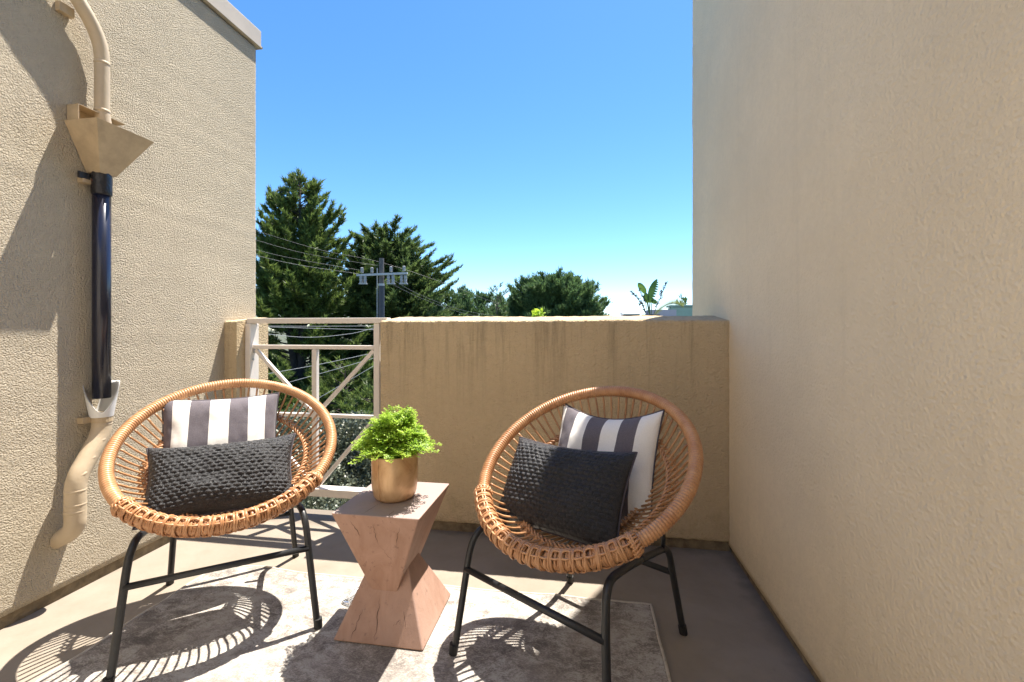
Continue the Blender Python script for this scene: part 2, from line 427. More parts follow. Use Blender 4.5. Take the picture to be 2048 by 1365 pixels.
wr = empty('stucco_wall')
tag(wr, 'tall smooth tan stucco wall in shade beside the chair with turned cushions', 'wall')
sweep('wall_face', [(XR, -1.3), (XR + .28, -1.3), (XR + .28, 2.86), (XR, 2.86)], 'Z', .030, 5.2, 200, M['stucco_side'], wr, r=.02, jit=.002)
MB().box(XR + .008, XR + .27, -1.3, 2.15, -.02, .034).build('plinth', M['plinth'], wr)

wp = empty('parapet_wall')
tag(wp, 'low tan stucco parapet with water stains behind the chairs', 'wall')
prof = [(PY, .045), (PB, .045), (PB, PZ + .027), (PY, PZ)]
sweep('wall_face', prof, 'X', -1.026, XR + .004, 360, M['stucco_parapet'], wp, r=.012, jit=.0028)
MB().box(-1.015, XR + .004, PY + .010, PB - .01, -.02, .05).build('plinth', M['plinth'], wp)

ws = empty('wall_stub')
tag(ws, 'narrow stucco wall stub between the sunlit wall and the white railing', 'wall')
sweep('wall_face', prof, 'X', XL - .004, -1.857, 24, M['stucco_parapet'], ws, r=.012, jit=.002)
MB().box(XL - .004, -1.866, PY + .010, PB - .01, -.02, .05).build('plinth', M['plinth'], ws)

wb = empty('stucco_wall')
tag(wb, 'unseen stucco house wall behind the viewer, made pale and set close to bounce light', 'wall')
sweep('wall_face', [(XL - .28, -.95), (XR + .28, -.95), (XR + .28, -.801), (XL - .28, -.801)], 'Z', 0, 3.4, 30, M['stucco_pale'], wb)  # unseen house wall, near white and close to bounce fill into the shade

# ------------------------------------------------------------------ railing
rl = empty('metal_railing', (0, 0, 0))
tag(rl, 'white metal railing with diagonal braces in the parapet gap', 'railing')
RX0, RX1, RY = -1.845, -1.103, 2.25
def bar(name, x0, x1, z0, z1, d=.028, y=RY, **k): return MB().box(x0, x1, y - d / 2, y + d / 2, z0, z1).build(name, M['rail_white'], rl, bevel=.003, **k)
bar('top_rail', RX0 - .012, RX1 + .080, 1.047, 1.076, .05)
bar('rail', RX0 + .02, RX1, .905, .927, .026)
bar('rail', RX0 + .02, RX1, .532, .551, .026)
bar('bottom_rail', RX0 + .02, RX1, .105, .148, .062)
p0 = MB().box(RX0 - .012, RX0 + .0195, RY - .035, RY + .035, -.05, 1.0465).build('post', M['rail_white'], rl, bevel=.004)
MB().tube([(RX0 + .019, RY - .005, .89), (RX0 + .027, RY - .005, .89)], .009, 10).build('bolt', M['galv'], p0)
MB().tube([(RX0 + .019, RY - .012, .845), (RX0 + .024, RY - .012, .845)], .006, 10).build('bolt', M['galv'], p0)
MB().box(RX1 + .0005, RX1 + .034, RY - .02, RY + .02, -.05, 1.0465).build('post', M['rail_white'], rl, bevel=.004)
XM = -1.452
MB().box(XM - .014, XM + .014, RY - .014, RY + .014, .1485, .9045).build('upright', M['rail_white'], rl, bevel=.003)
for s, xe in ((-1, RX0 + .03), (1, RX1 - .006)):
    MB().beam((xe, RY, .90), (XM + s * .016, RY, .556), .02, .02).build('brace', M['rail_white'], rl, bevel=.003)
    MB().beam((xe, RY, .526), (XM + s * .016, RY, .153), .02, .02).build('brace', M['rail_white'], rl, bevel=.003)

# ------------------------------------------------------------------ drain pipe on the rough wall
dp = empty('drain_pipe', (XL, 1.5, 0))
tag(dp, 'tan and black rain drain pipe with funnel head on the sunlit wall', 'drain pipe')
def P(*l): return [Vector(p) - Vector((XL, 1.5, 0)) for p in l]
def bands(parent, pts, r, name='joint_band'):
    for a, d in pts:
        a = Vector(a) - Vector((XL, 1.5, 0)); d = Vector(d).normalized()
        MB().tube([a - d * .006, a - d * .003, a + d * .003, a + d * .006], [r, r + .0017, r + .0017, r], 20).build(name, M['pipe_tan'], parent, smooth=True)
up = MB().tube(fillet(P((-1.893, 1.20, 2.515), (-1.892, 1.497, 2.165), (-1.892, 1.497, 1.865), (-1.886, 1.512, 1.79)), .085), .0245, 18).build('upper_pipe', M['pipe_tan'], dp, smooth=True)
bands(up, [((-1.892, 1.497, 2.075), (0, 0, -1)), ((-1.892, 1.497, 1.885), (0, 0, -1))], .0245)
MB().box(.0, .022, -.135, -.085, 2.20, 2.235).build('pipe_bracket', M['metal_tan'], up, bevel=.002)
# funnel head: open-topped hopper of sheet metal
T, Bm = [(.002, -.107), (.15, -.107), (.15, .118), (.002, .088)], [(.006, -.032), (.068, -.032), (.068, .030), (.006, .030)]
fz0, fz1, th = 1.632, 1.805, .004
hv = [(x, y, fz1) for x, y in T] + [(x, y, fz0) for x, y in Bm]
inn = lambda q, z: [(min(max(x, q[0][0] + th), q[1][0] - th), min(max(y, q[0][1] + th), q[2][1] - th), z) for x, y in q]
hv += inn(T, fz1) + inn(Bm, fz0)
hf = []
for k in range(4):
    l = (k + 1) % 4
    hf += [(k, 4 + k, 4 + l, l), (8 + k, 8 + l, 12 + l, 12 + k), (k, l, 8 + l, 8 + k), (4 + k, 12 + k, 12 + l, 4 + l)]
fh = MB().add(hv, hf).build('funnel_head', M['metal_tan'], dp, bevel=.0015)
ch = MB().box(.0, .055, -.097, .080, 1.867, 1.869).box(.0, .002, -.097, .080, 1.8085, 1.8668).box(.0, .055, -.097, -.095, 1.8085, 1.8668)
ch.build('back_channel', M['metal_tan'], fh)
bp = MB().tube(P((-1.897, 1.499, 1.64), (-1.897, 1.499, .742)), .0293, 24).build('black_pipe', M['pipe_black'], dp, smooth=False)
bp.data.polygons.foreach_set('use_smooth', [len(q.vertices) == 4 for q in bp.data.polygons])
tp = MB(); zz = [1.655, 1.65, 1.63, 1.61, 1.59, 1.57, 1.555, 1.55]
tp.tube(P(*[(-1.897, 1.499, z) for z in zz]), [.030, .034, .0325, .034, .0325, .0335, .033, .030], 24).build('tape_wrap', M['tape_black'], bp, smooth=True)
MB().box(.0, .028, -.062, -.030, 1.585, 1.612).build('strap', M['metal_tan'], bp, bevel=.002)
MB().box(.018, .0285, -.0745, -.034, 1.600, 1.625).build('clamp', M['tape_black'], bp, bevel=.002)
MB().add([(.034, -.0345, 1.60), (.034, -.034, 1.612), (.044, -.030, 1.601)], [(0, 1, 2)]).build('orange_mark', M['orange'], bp)
# white scoop: wide pipe end cut on the slant, low towards the viewer
sv, sf = [], []; na, nh = 28, 9
for off in (0, .003):
    for i in range(nh):
        for k in range(na):
            a = 2 * math.pi * k / na; u = i / (nh - 1); rise = ((1 - math.cos(a - R_(-38))) / 2)
            hgt = u * (.018 + .120 * min(1, rise * 1.7) ** .8)
            rr = .0335 + .15 * hgt + off
            sv.append((.037 + rr * math.cos(a), -.001 + rr * math.sin(a), .668 + hgt))
for q in (0, 1):
    for i in range(nh - 1):
        for k in range(na):
            b0 = q * na * nh + i * na; l = (k + 1) % na
            sf.append((b0 + k, b0 + l, b0 + na + l, b0 + na + k))
for k in range(na):
    b0 = (nh - 1) * na; l = (k + 1) % na; sf.append((b0 + k, b0 + l, b0 + na * nh + l, b0 + na * nh + k))
MB().add(sv, sf).build('white_scoop', M['pvc'], dp, smooth=True)
lp = MB().tube(fillet(P((-1.896, 1.499, .685), (-1.896, 1.499, .605), (-1.879, 1.393, .452), (-1.879, 1.392, .262), (-1.955, 1.380, .222)), .042), .032, 20).build('lower_pipe', M['pipe_tan'], dp, smooth=True)
bands(lp, [((-1.896, 1.499, .638), (0, 0, -1)), ((-1.893, 1.480, .578), (.06, .55, -.8)), ((-1.8865, 1.440, .520), (.06, .55, -.8)), ((-1.881, 1.405, .470), (.06, .55, -.8)), ((-1.879, 1.3925, .412), (0, 0, -1)), ((-1.879, 1.392, .360), (0, 0, -1)), ((-1.8795, 1.3915, .335), (0, 0, -1))], .031)
MB().tube(P((-1.896, 1.499, .672), (-1.896, 1.499, .648)), .0345, 20).box(.0, .03, -.062, -.03, .65, .672).build('strap', M['metal_tan'], lp)

# ------------------------------------------------------------------ rug
def rug():
    x0, x1, y0, y1, nx, ny = -1.535, .247, .25, 1.685, 180, 140
    V = []
    for j in range(ny + 1):
        for i in range(nx + 1):
            u, v = i / nx, j / ny
            x, y = x0 + (x1 - x0) * u, y0 + (y1 - y0) * v
            wl_ = .012 * noise.noise(Vector((3.3, y * 6, 0))) + .006 * noise.noise(Vector((1.3, y * 17, 0)))
            wt_ = .010 * noise.noise(Vector((x * 5, 7.7, 0))) + .005 * noise.noise(Vector((x * 15, 2.2, 0)))
            wr_ = .003 * noise.noise(Vector((9.1, y * 9, 0)))
            x += wl_ * max(0, 1 - u * 6) + wr_ * max(0, u * 6 - 5); y += wt_ * max(0, v * 6 - 5)
            e = min(u, 1 - u, v, 1 - v); edge = 0 if e > 0 else -1
            lift = .010 * max(0, noise.noise(Vector((x * 3.5, y * 3.5, 4)))) * max(0, 1 - 10 * min(u, 1 - v))
            V.append((x, y, .009 + lift + edge * 0))
    nv = len(V); F = [(j * (nx + 1) + i, j * (nx + 1) + i + 1, (j + 1) * (nx + 1) + i + 1, (j + 1) * (nx + 1) + i) for j in range(ny) for i in range(nx)]
    ring = [i for i in range(nx + 1)] + [j * (nx + 1) + nx for j in range(1, ny + 1)] + [ny * (nx + 1) + i for i in range(nx - 1, -1, -1)] + [j * (nx + 1) for j in range(ny - 1, 0, -1)]
    for r in ring: V.append((V[r][0], V[r][1], .0035))
    for k in range(len(ring)):
        l = (k + 1) % len(ring); F.append((ring[l], ring[k], nv + k, nv + l))
    o = mesh_obj('area_rug', V, F, M['rug']); o.data.polygons.foreach_set('use_smooth', [k < nx * ny for k in range(len(F))])
    bnd = [Vector(V[r]) + Vector((0, 0, -.002)) for r in ring[::2]]
    MB().tube(bnd, .0055, 6, closed=True).build('binding', M['binding'], o, smooth=True)
    return tag(o, 'worn cream and grey rug under the chairs and table', 'rug')
rug()
RZ = .0115

# ------------------------------------------------------------------ side table
st = empty('side_table', (-.645, 1.475, 0))
tag(st, 'hourglass block table of pinkish cracked wood between the chairs', 'table')
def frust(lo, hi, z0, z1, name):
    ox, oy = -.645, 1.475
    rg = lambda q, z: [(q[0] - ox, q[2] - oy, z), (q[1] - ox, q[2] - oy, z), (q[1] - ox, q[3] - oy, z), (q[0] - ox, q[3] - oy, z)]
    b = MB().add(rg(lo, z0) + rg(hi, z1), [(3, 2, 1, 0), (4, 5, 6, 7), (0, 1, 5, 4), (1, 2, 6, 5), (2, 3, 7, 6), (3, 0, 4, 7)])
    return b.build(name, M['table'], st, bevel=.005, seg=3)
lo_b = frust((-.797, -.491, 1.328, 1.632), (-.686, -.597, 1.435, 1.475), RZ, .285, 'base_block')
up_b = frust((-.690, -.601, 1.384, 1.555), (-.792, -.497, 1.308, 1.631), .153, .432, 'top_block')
random.seed(5)
def crack(parent, a, b, w, face):
    """thin dark split lying on a face; a, b world points; face = outward direction"""
    o = Vector((-.645, 1.475, 0)); a, b = Vector(a) - o, Vector(b) - o; d = (b - a); nrm = Vector(face).normalized(); s = d.cross(nrm).normalized()
    V = []; m = 9
    for i in range(m + 1):
        t = i / m; ww = .7 * w * math.sin(math.pi * min(max(t, .04), .96)) * (.5 + random.random()); c = a + d * t + s * random.uniform(-1, 1) * .0035 + nrm * .0009
        V += [c - s * ww, c + s * ww]
    MB().add(V, [(2 * i, 2 * i + 2, 2 * i + 3, 2 * i + 1) for i in range(m)]).build('crack', M['crack'], parent)
def on_front_up(x, z):   # front face of the top block
    f = (z - .153) / (.432 - .153); return (x, 1.384 + (1.308 - 1.384) * f, z)
def on_front_lo(x, z):
    f = (z - RZ) / (.285 - RZ); return (x, 1.328 + (1.435 - 1.328) * f, z)
nf_up, nf_lo = (0, -.279, -.076), (0, -.2735, .107)
crack(up_b, on_front_up(-.725, .41), on_front_up(-.70, .35), .0012, nf_up); crack(up_b, on_front_up(-.655, .40), on_front_up(-.64, .33), .0010, nf_up)
crack(up_b, on_front_up(-.565, .40), on_front_up(-.585, .33), .0012, nf_up); crack(up_b, on_front_up(-.64, .33), on_front_up(-.60, .27), .0007, nf_up)
crack(lo_b, on_front_lo(-.655, .135), on_front_lo(-.655, .02), .0018, nf_lo); crack(lo_b, on_front_lo(-.71, .10), on_front_lo(-.735, .02), .0013, nf_lo)
crack(lo_b, on_front_lo(-.575, .085), on_front_lo(-.60, .065), .0008, nf_lo); crack(lo_b, on_front_lo(-.57, .11), on_front_lo(-.553, .06), .0008, nf_lo)
crack(up_b, (-.69, 1.312, .432), (-.675, 1.40, .432), .0010, (0, 0, 1)); crack(up_b, (-.60, 1.312, .432), (-.60, 1.36, .432), .0010, (0, 0, 1)); crack(up_b, (-.55, 1.312, .432), (-.555, 1.35, .432), .0008, (0, 0, 1))

# ------------------------------------------------------------------ potted fern
PC = Vector((-.646, 1.468, .4325))
pf = empty('potted_fern', PC)
tag(pf, 'bright green maidenhair fern in a brown glazed pot on the table', 'potted plant')
rp = .0785
prof_p = [(0, 0), (.05, 0), (.062, .003), (.070, .012), (.0745, .026), (.0775, .05), (rp, .09), (rp + .0005, .15), (rp, .1535), (rp - .002, .155), (rp - .004, .1535), (rp - .005, .148), (rp - .006, .128)]
pot = MB().lathe(prof_p, 48).build('pot', M['pot'], pf, smooth=True)
sa = R_(-108)
MB().tube([(math.cos(sa) * (r + .0004), math.sin(sa) * (r + .0004), z) for r, z in prof_p[2:9]], .0017, 6).build('seam', M['pot'], pot, smooth=True)
MB().lathe([(0, .136), (.03, .137), (rp - .0057, .130)], 24).build('soil', M['soil'], pf, smooth=True)
def fern():
    rng = random.Random(11); nf = 220
    for q in range(nf):
        az = rng.uniform(0, 2 * math.pi); out = rng.uniform(.02, 1.0) ** .75
        r0 = rng.uniform(.0, .045)
        d = Vector((math.cos(az), math.sin(az), 0)); base = Vector((d.x * r0, d.y * r0, .132))
        reach = out * rng.uniform(.085, .132); hgt = .165 * (1 - .66 * out ** 1.5) * rng.uniform(.65, 1.12)
        c = base + d * reach * .4 + Vector((0, 0, hgt * 1.08)); e = base + d * reach + Vector((0, 0, hgt * (1.0 - .32 * out)))
        sidev = Vector((-d.y, d.x, 0)) * rng.uniform(-.035, .035)
        V, F, SV = [], [], []; m = 14
        pts = [base * (1 - t) ** 2 + (c + sidev * .5) * 2 * t * (1 - t) + (e + sidev) * t * t for t in [k / m for k in range(m + 1)]]
        for k in range(5, m + 1):
            p = pts[k]; tdir = (pts[k] - pts[k - 1]).normalized(); s1 = tdir.cross(Vector((0, 0, 1)))
            if s1.length < .1: s1 = Vector((1, 0, 0))
            s1.normalize(); u = (k - 5) / (m - 5)
            for side in (-1, 1):
                bl = .046 * (1 - u * .85) * rng.uniform(.75, 1.1) + .004
                bd = (s1 * side + tdir * .75 + Vector((rng.uniform(-.25, .25), rng.uniform(-.25, .25), rng.uniform(-.2, .3)))).normalized()
                SV.append((p, p + bd * bl)); up2 = Vector((rng.uniform(-.5, .5), rng.uniform(-.5, .5), 1)).normalized(); s2 = bd.cross(up2).normalized()
                nl = max(2, int(bl / .0062))
                for i in range(nl):
                    for sd in (-1, 1):
                        o_ = p + bd * bl * ((i + .6) / nl); ld = (s2 * sd + bd * .7 + Vector((rng.uniform(-.4, .4), rng.uniform(-.4, .4), rng.uniform(-.4, .4)))).normalized()
                        L = rng.uniform(.0055, .0085); w_ = L * .40; wd = ld.cross(up2).normalized(); n0 = len(V)
                        V.extend([o_, o_ + ld * L * .55 + wd * w_, o_ + ld * L, o_ + ld * L * .55 - wd * w_]); F.append((n0, n0 + 1, n0 + 2, n0 + 3))
        fr = mesh_obj('frond', V, F, M['fern'], pf)
        s = MB().tube(pts[::3], .0008, 4)
        for a, b in SV[::2]: s.tube([a, b], .0004, 3, cap=False)
        s.build('stem', M['fern_stem'], fr)
fern()

# ------------------------------------------------------------------ rattan chairs
RIMR, RYC, RZC, PHI = .345, .02, .595, R_(33.2)
CP, SP = math.cos(PHI), math.sin(PHI)
def bowl(r, t, wd=0.0):
    x, v = r * math.sin(t), r * math.cos(t)
    return Vector((x, RYC + v * CP + wd * SP, RZC + v * SP - wd * CP))
NRM = Vector((0, -SP, CP))
def rim_frame(t):
    c = bowl(RIMR, t); rad = (c - bowl(0, 0)).normalized(); return c, rad, NRM.copy(), rad.cross(NRM).normalized()
BR0 = R_(130)
def make_chair():
    ch = empty('rattan_chair')
    # wrapped rim: cords wound round the hoop
    cords = 176; per = 5; nn = 14; segs = cords * per
    V = []
    for i in range(segs + 1):
        t = -BR0 + 2 * BR0 * i / segs; c, rad, nr, _ = rim_frame(t)
        ph = (i % per) / per
        cid = i // per
        bulge = math.sin(math.pi * ph)
        wob = 1 + .02 * noise.noise(Vector((t * 9, 1, 0))) + .018 * noise.noise(Vector((cid * 1.7, 5, 0)))
        rr = (.0172 + .0032 * bulge) * wob
        for k in range(nn):
            an = 2 * math.pi * k / nn; V.append(c + (rad * math.cos(an) + nr * math.sin(an)) * rr)
    F = [(i * nn + k, i * nn + (k + 1) % nn, (i + 1) * nn + (k + 1) % nn, (i + 1) * nn + k) for i in range(segs) for k in range(nn)]
    F += [tuple(range(nn)), tuple(segs * nn + k for k in range(nn - 1, -1, -1))]
    wr_ = mesh_obj('wrapped_rim', V, F, M['rattan'], ch, smooth=True)
    # woven front edge
    b = MB(); rng = random.Random(3)
    KW = .90
    t0, t1 = BR0, 2 * math.pi - BR0; step = R_(5); ns = int(round((t1 - t0) / step))
    def loop(t, R, mr, tilt=0.0, sq=1.0):
        c, rad, nr, tg = rim_frame(t); pts = []; R = R * KW
        for k in range(14):
            an = 2 * math.pi * k / 14
            pts.append(c + rad * math.cos(an) * R + nr * math.sin(an) * R * sq + tg * tilt * math.sin(an))
        b.tube(pts, mr, 6, closed=True)
    # hoop core
    b.tube([rim_frame(t0 + (t1 - t0) * i / 60)[0] for i in range(61)], .0165, 10)
    for q in range(ns + 1):
        tq = t0 + (t1 - t0) * q / ns; dq = (t1 - t0) / ns
        for dt in (-.0095, 0, .0095): loop(tq + dt + rng.uniform(-.0015, .0015), .0295 + rng.uniform(-.0012, .0016), .0033, rng.uniform(-.007, .007), 1.08)
        if q < ns:
            tm = tq + .5 * dq
            for dt in (-.0225, -.0135, -.0045, .0045, .0135, .0225): loop(tm + dt, .0225 + .0025 * math.cos(dt * 60) + rng.uniform(-.001, .0012), .0035, rng.uniform(-.009, .009))
            # cords passing over the bindings above and below, bulging between them
            for an0, R, bow in ((R_(118), .0300, 1), (R_(102), .0310, 1), (R_(64), .0305, 1), (R_(-58), .0305, 1), (R_(-74), .0310, 1), (R_(-115), .0300, 1)):
                pts = []
                for k in range(7):
                    u = k / 6; c, rad, nr, tg = rim_frame(tq + dq * u)
                    an = an0 + (R_(3) if an0 > 0 else -R_(3)) * (1 - 2 * math.sin(math.pi * u)) * (-1 if abs(an0) > R_(90) else 1); R2 = (R - .004 + .0065 * math.sin(math.pi * u) ** .6) * KW
                    pts.append(c + (rad * math.cos(an) + nr * math.sin(an)) * R2)
                b.tube(pts, .0031, 6, cap=False)
    # fan where weave meets the winding
    for te, sgn in ((t0, -1), (t1, 1)):
        for k in range(16):
            an = 2 * math.pi * k / 16; pts = []
            for u in (0, .35, .7, 1):
                c, rad, nr, tg = rim_frame(te + sgn * .075 * u - sgn * .02); R = .0225 + .007 * math.sin(math.pi * u) * (1 - u) + .004 * (1 - u)
                pts.append(c + (rad * math.cos(an + u * .35) + nr * math.sin(an + u * .35)) * R)
            b.tube(pts, .0036, 6)
    wv = b.build('woven_edge', M['rattan'], ch, smooth=True); wv['kind'] = 'stuff'
    # spokes from the hoop down to the seat opening
    ring_r, ring_w, hole_r, hole_w = .252, .088, .150, .165
    NS = 66
    for q in range(NS):
        t = 2 * math.pi * (q + .5) / NS; rr2 = random.Random(q)
        j = rr2.uniform(-.006, .006)
        front = abs(math.pi - t) < math.pi - BR0
        a = bowl(RIMR - .021, t, .008)
        m1 = bowl((RIMR + ring_r) / 2, t + j, .040 + (.008 if front else 0)); r1 = bowl(ring_r, t + j, ring_w)
        m2 = bowl((ring_r + hole_r) / 2, t - j, .132); h = bowl(hole_r, t, hole_w)
        MB().tube(spline([a, m1, r1, m2, h], 4), rr2.uniform(.0034, .0043), 6).build('spoke', M['rattan_spoke'], ch, smooth=True)
    # woven middle ring: two strands twisting round the spokes
    b = MB()
    for s in range(3):
        pts = []
        for i in range(NS * 4):
            t = 2 * math.pi * i / (NS * 4); an = t * NS / 2 + s * 2 * math.pi / 3
            c = bowl(ring_r, t, ring_w - .003); rad = (bowl(ring_r, t) - bowl(0, 0)).normalized()
            pts.append(c + rad * math.cos(an) * .0065 + NRM * math.sin(an) * .0065)
        b.tube(pts, .0034, 5, closed=True)
    for q in range(NS):   # return loops of the spokes behind the ring
        t = 2 * math.pi * (q + .5) / NS
        pts = [bowl(ring_r + .022 * math.sin(math.pi * u) + .004, t + (u - .2) * R_(5.5), ring_w - .008 + .012 * math.sin(math.pi * u)) for u in (0, .25, .5, .75, 1)]
        b.tube(pts, .0034, 5, cap=False)
    b.build('woven_ring', M['rattan'], ch, smooth=True)
    b = MB()
    for s in range(2):
        b.tube([bowl(hole_r, 2 * math.pi * i / 60, hole_w) + NRM * (.006 * s - .003) for i in range(60)], .005, 6, closed=True)
    for q in range(NS):
        t = 2 * math.pi * (q + .5) / NS; c = bowl(hole_r, t, hole_w); rad = (bowl(hole_r, t) - bowl(0, 0)).normalized()
        b.tube([c + (rad * math.cos(2 * math.pi * k / 10) * 1.3 + NRM * math.sin(2 * math.pi * k / 10)) * .0095 for k in range(10)], .0033, 5, closed=True)
        pts = [bowl(hole_r + .03 * math.sin(math.pi * u), t + (u - .5) * R_(9), hole_w - .012 * math.sin(math.pi * u) + .006) for u in (0, .25, .5, .75, 1)]
        b.tube(pts, .0033, 5, cap=False)
    b.build('seat_ring', M['rattan'], ch, smooth=True)
    # black steel base: each side a bent tube, cross bars front and rear
    for s in (-1, 1):
        fp = spline([(s * .270, -.290, .0), (s * .258, -.276, .12), (s * .246, -.262, .24), (s * .238, -.250, .325), (s * .231, -.232, .368), (s * .224, -.195, .386), (s * .215, -.10, .372), (s * .208, .0, .352)], 6)
        g = MB().tube(fp, .0108, 12).build('leg', M['black_metal'], ch, smooth=True)
        MB().tube([(s * .2708, -.291, RZ if True else 0), (s * .2696, -.2895, RZ + .03)], .0135, 12).build('foot_cap', M['rubber'], g)
        bpz = spline([(s * .208, .0, .352), (s * .203, .10, .331), (s * .2, .175, .315), (s * .2, .213, .300), (s * .202, .232, .27), (s * .208, .246, .2), (s * .217, .268, .1), (s * .226, .288, .0)], 6)
        g = MB().tube(bpz, .0108, 12).build('leg', M['black_metal'], ch, smooth=True)
        MB().tube([(s * .2262, .2885, 0), (s * .2235, .282, .03)], .0135, 12).build('foot_cap', M['rubber'], g)
    MB().tube([(-.244, -.262, .272), (.244, -.262, .272)], .0098, 12).build('cross_bar', M['black_metal'], ch, smooth=True)
    MB().tube([(-.206, .243, .215), (.206, .243, .215)], .0098, 12).build('cross_bar', M['black_metal'], ch, smooth=True)
    for s in (-1, 1): MB().tube([(s * .205, .17, .31), (s * .20, .19, .40), (s * .198, .205, .455)], .007, 8).build('seat_bracket', M['black_metal'], ch, smooth=True)
    return ch
def copy_tree(o, parent=None):
    c = o.copy(); C.objects.link(c); c.parent = parent
    for k in list(o.children): copy_tree(k, c)
    return c
LCH, RCH = (-1.272, 1.448, .65), (-.012, 1.436, -.565)
chair1 = make_chair(); chair1.location = (LCH[0], LCH[1], 0); chair1.rotation_euler = (0, 0, LCH[2])
chair2 = copy_tree(chair1); chair2.location = (RCH[0], RCH[1], 0); chair2.rotation_euler = (0, 0, RCH[2])
tag(chair1, 'round rattan chair in full sun in front of the white railing', 'chair', 'round rattan chairs')
tag(chair2, 'round rattan chair half in shade in front of the stained parapet', 'chair', 'round rattan chairs')

# ------------------------------------------------------------------ cushions
def cushion(name, W, H, T, knit=False, mat=None, seed=0, pinch=.07, seam=None, sag=0.0):
    nx, ny = (190, 120) if knit else (72, 64)
    V, UV = [], []; idx = {}
    for side in (1, -1):
        for j in range(ny + 1):
            for i in range(nx + 1):
                u, v = 2 * i / nx - 1, 2 * j / ny - 1
                edge = i in (0, nx) or j in (0, ny)
                if side == -1 and edge: continue
                x = u * W / 2 * (1 - pinch * (1 - v * v) * abs(u) ** 3); y = v * H / 2 * (1 - pinch * (1 - u * u) * abs(v) ** 3)
                y -= sag * (1 - u * u) * (v + 1) / 2
                prof = ((1 - abs(u) ** 2.6) * (1 - abs(v) ** 2.6)) ** .55
                z = side * T / 2 * prof
                w1 = noise.noise(Vector((u * 2 + seed, v * 2, 1.3 * side))) * .012 * prof
                wrk = noise.noise(Vector((u * 9 + seed, v * 5, 2.2 * side))) * .0045 * (1 - prof * .7) * prof ** .3
                z += w1 + wrk
                if knit and side == 1 and not edge:
                    fx, fy = (u + 1) / 2 * W / .0235, (v + 1) / 2 * H / .0135
                    fx += .22 * noise.noise(Vector((fx * .35, fy * .35, seed))); fy += .28 * noise.noise(Vector((fx * .3, fy * .3, seed + 4)))
                    row = math.floor(fy); cx_ = (fx + .5 * (row % 2)) % 1 - .5; cy_ = fy % 1 - .5
                    cell = max(0, 1 - (abs(cx_) * 2) ** 3) * max(0, 1 - (abs(cy_) * 2) ** 2.2)
                    z += .0068 * cell * (.75 + .4 * noise.noise(Vector((math.floor(fx + .5 * (row % 2)) * 3.7, row * 5.3, seed)))) * min(1, prof * 2.2) + .0012 * noise.noise(Vector((fx * 4, fy * 4, seed)))
                idx[(side, i, j)] = len(V); V.append((x, y, z)); UV.append((i / nx, j / ny))
    g = lambda s, i, j: idx.get((s, i, j), idx[(1, i, j)])
    F = [(g(1, i, j), g(1, i + 1, j), g(1, i + 1, j + 1), g(1, i, j + 1)) for j in range(ny) for i in range(nx)]
    nfront = len(F)
    F += [(g(-1, i, j), g(-1, i, j + 1), g(-1, i + 1, j + 1), g(-1, i + 1, j)) for j in range(ny) for i in range(nx)]
    o = mesh_obj(name, V, F, mat, None, smooth=True)
    uvl = o.data.uv_layers.new(name='UVMap'); li = np.empty(len(o.data.loops), np.int32); o.data.loops.foreach_get('vertex_index', li)
    uvl.data.foreach_set('uv', np.array(UV, np.float32)[li].ravel())
    if knit:
        o.data.materials.append(M['black_cloth']); o.data.polygons.foreach_set('material_index', [0] * nfront + [1] * (len(F) - nfront))
    rim = [V[g(1, i, 0)] for i in range(nx)] + [V[g(1, nx, j)] for j in range(ny)] + [V[g(1, i, ny)] for i in range(nx, 0, -1)] + [V[g(1, 0, j)] for j in range(ny, 0, -1)]
    MB().tube(rim[::2], .0032, 6, closed=True).build('piping', seam or M['piping_dark'], o, smooth=True)
    return o
from mathutils import Matrix
def seat(o, chair, x, y, z, tilt, roll=0, turn=0):
    """stand a cushion in a chair: local seat point of its centre, leaning back by tilt"""
    ca = Matrix.Translation((chair[0], chair[1], 0)) @ Matrix.Rotation(chair[2], 4, 'Z')
    o.matrix_world = ca @ Matrix.Translation((x, y, z)) @ Matrix.Rotation(R_(turn), 4, 'Z') @ Matrix.Rotation(R_(90 - tilt), 4, 'X') @ Matrix.Rotation(R_(roll), 4, 'Z')
def place_on_plane(o, chair, y0, z0, tilt, x, v, **k):
    t = R_(tilt); seat(o, chair, x, y0 + v * math.sin(t), z0 + v * math.cos(t), tilt, **k)
s1 = cushion('striped_cushion', .40, .385, .125, mat=M['stripe_a'], seed=1)
place_on_plane(s1, LCH, .105, .425, 22, -.042, .15)
tag(s1, 'white and charcoal striped cushion facing front in the fully sunlit chair', 'cushion', 'striped cushions')
s2 = cushion('striped_cushion', .40, .385, .125, mat=M['stripe_b'], seed=7, sag=.035)
place_on_plane(s2, RCH, .115, .425, 22, -.012, .145, roll=3)
tag(s2, 'striped cushion half shaded, dark piping down its side, leaning in the shaded chair', 'cushion', 'striped cushions')
k1 = cushion('lumbar_cushion', .47, .28, .145, True, M['knit'], 3, sag=.010, pinch=.09)
place_on_plane(k1, LCH, -.085, .415, 40, -.02, .097, roll=0)
tag(k1, 'black chunky knit lumbar cushion glinting in the fully sunlit chair', 'cushion', 'black knit cushions')
k2 = cushion('lumbar_cushion', .455, .295, .145, True, M['knit'], 9, sag=.010, pinch=.06)
place_on_plane(k2, RCH, -.085, .412, 33, -.05, .112, roll=3.5)
tag(k2, 'black chunky knit lumbar cushion half shaded in front of the stained parapet', 'cushion', 'black knit cushions')

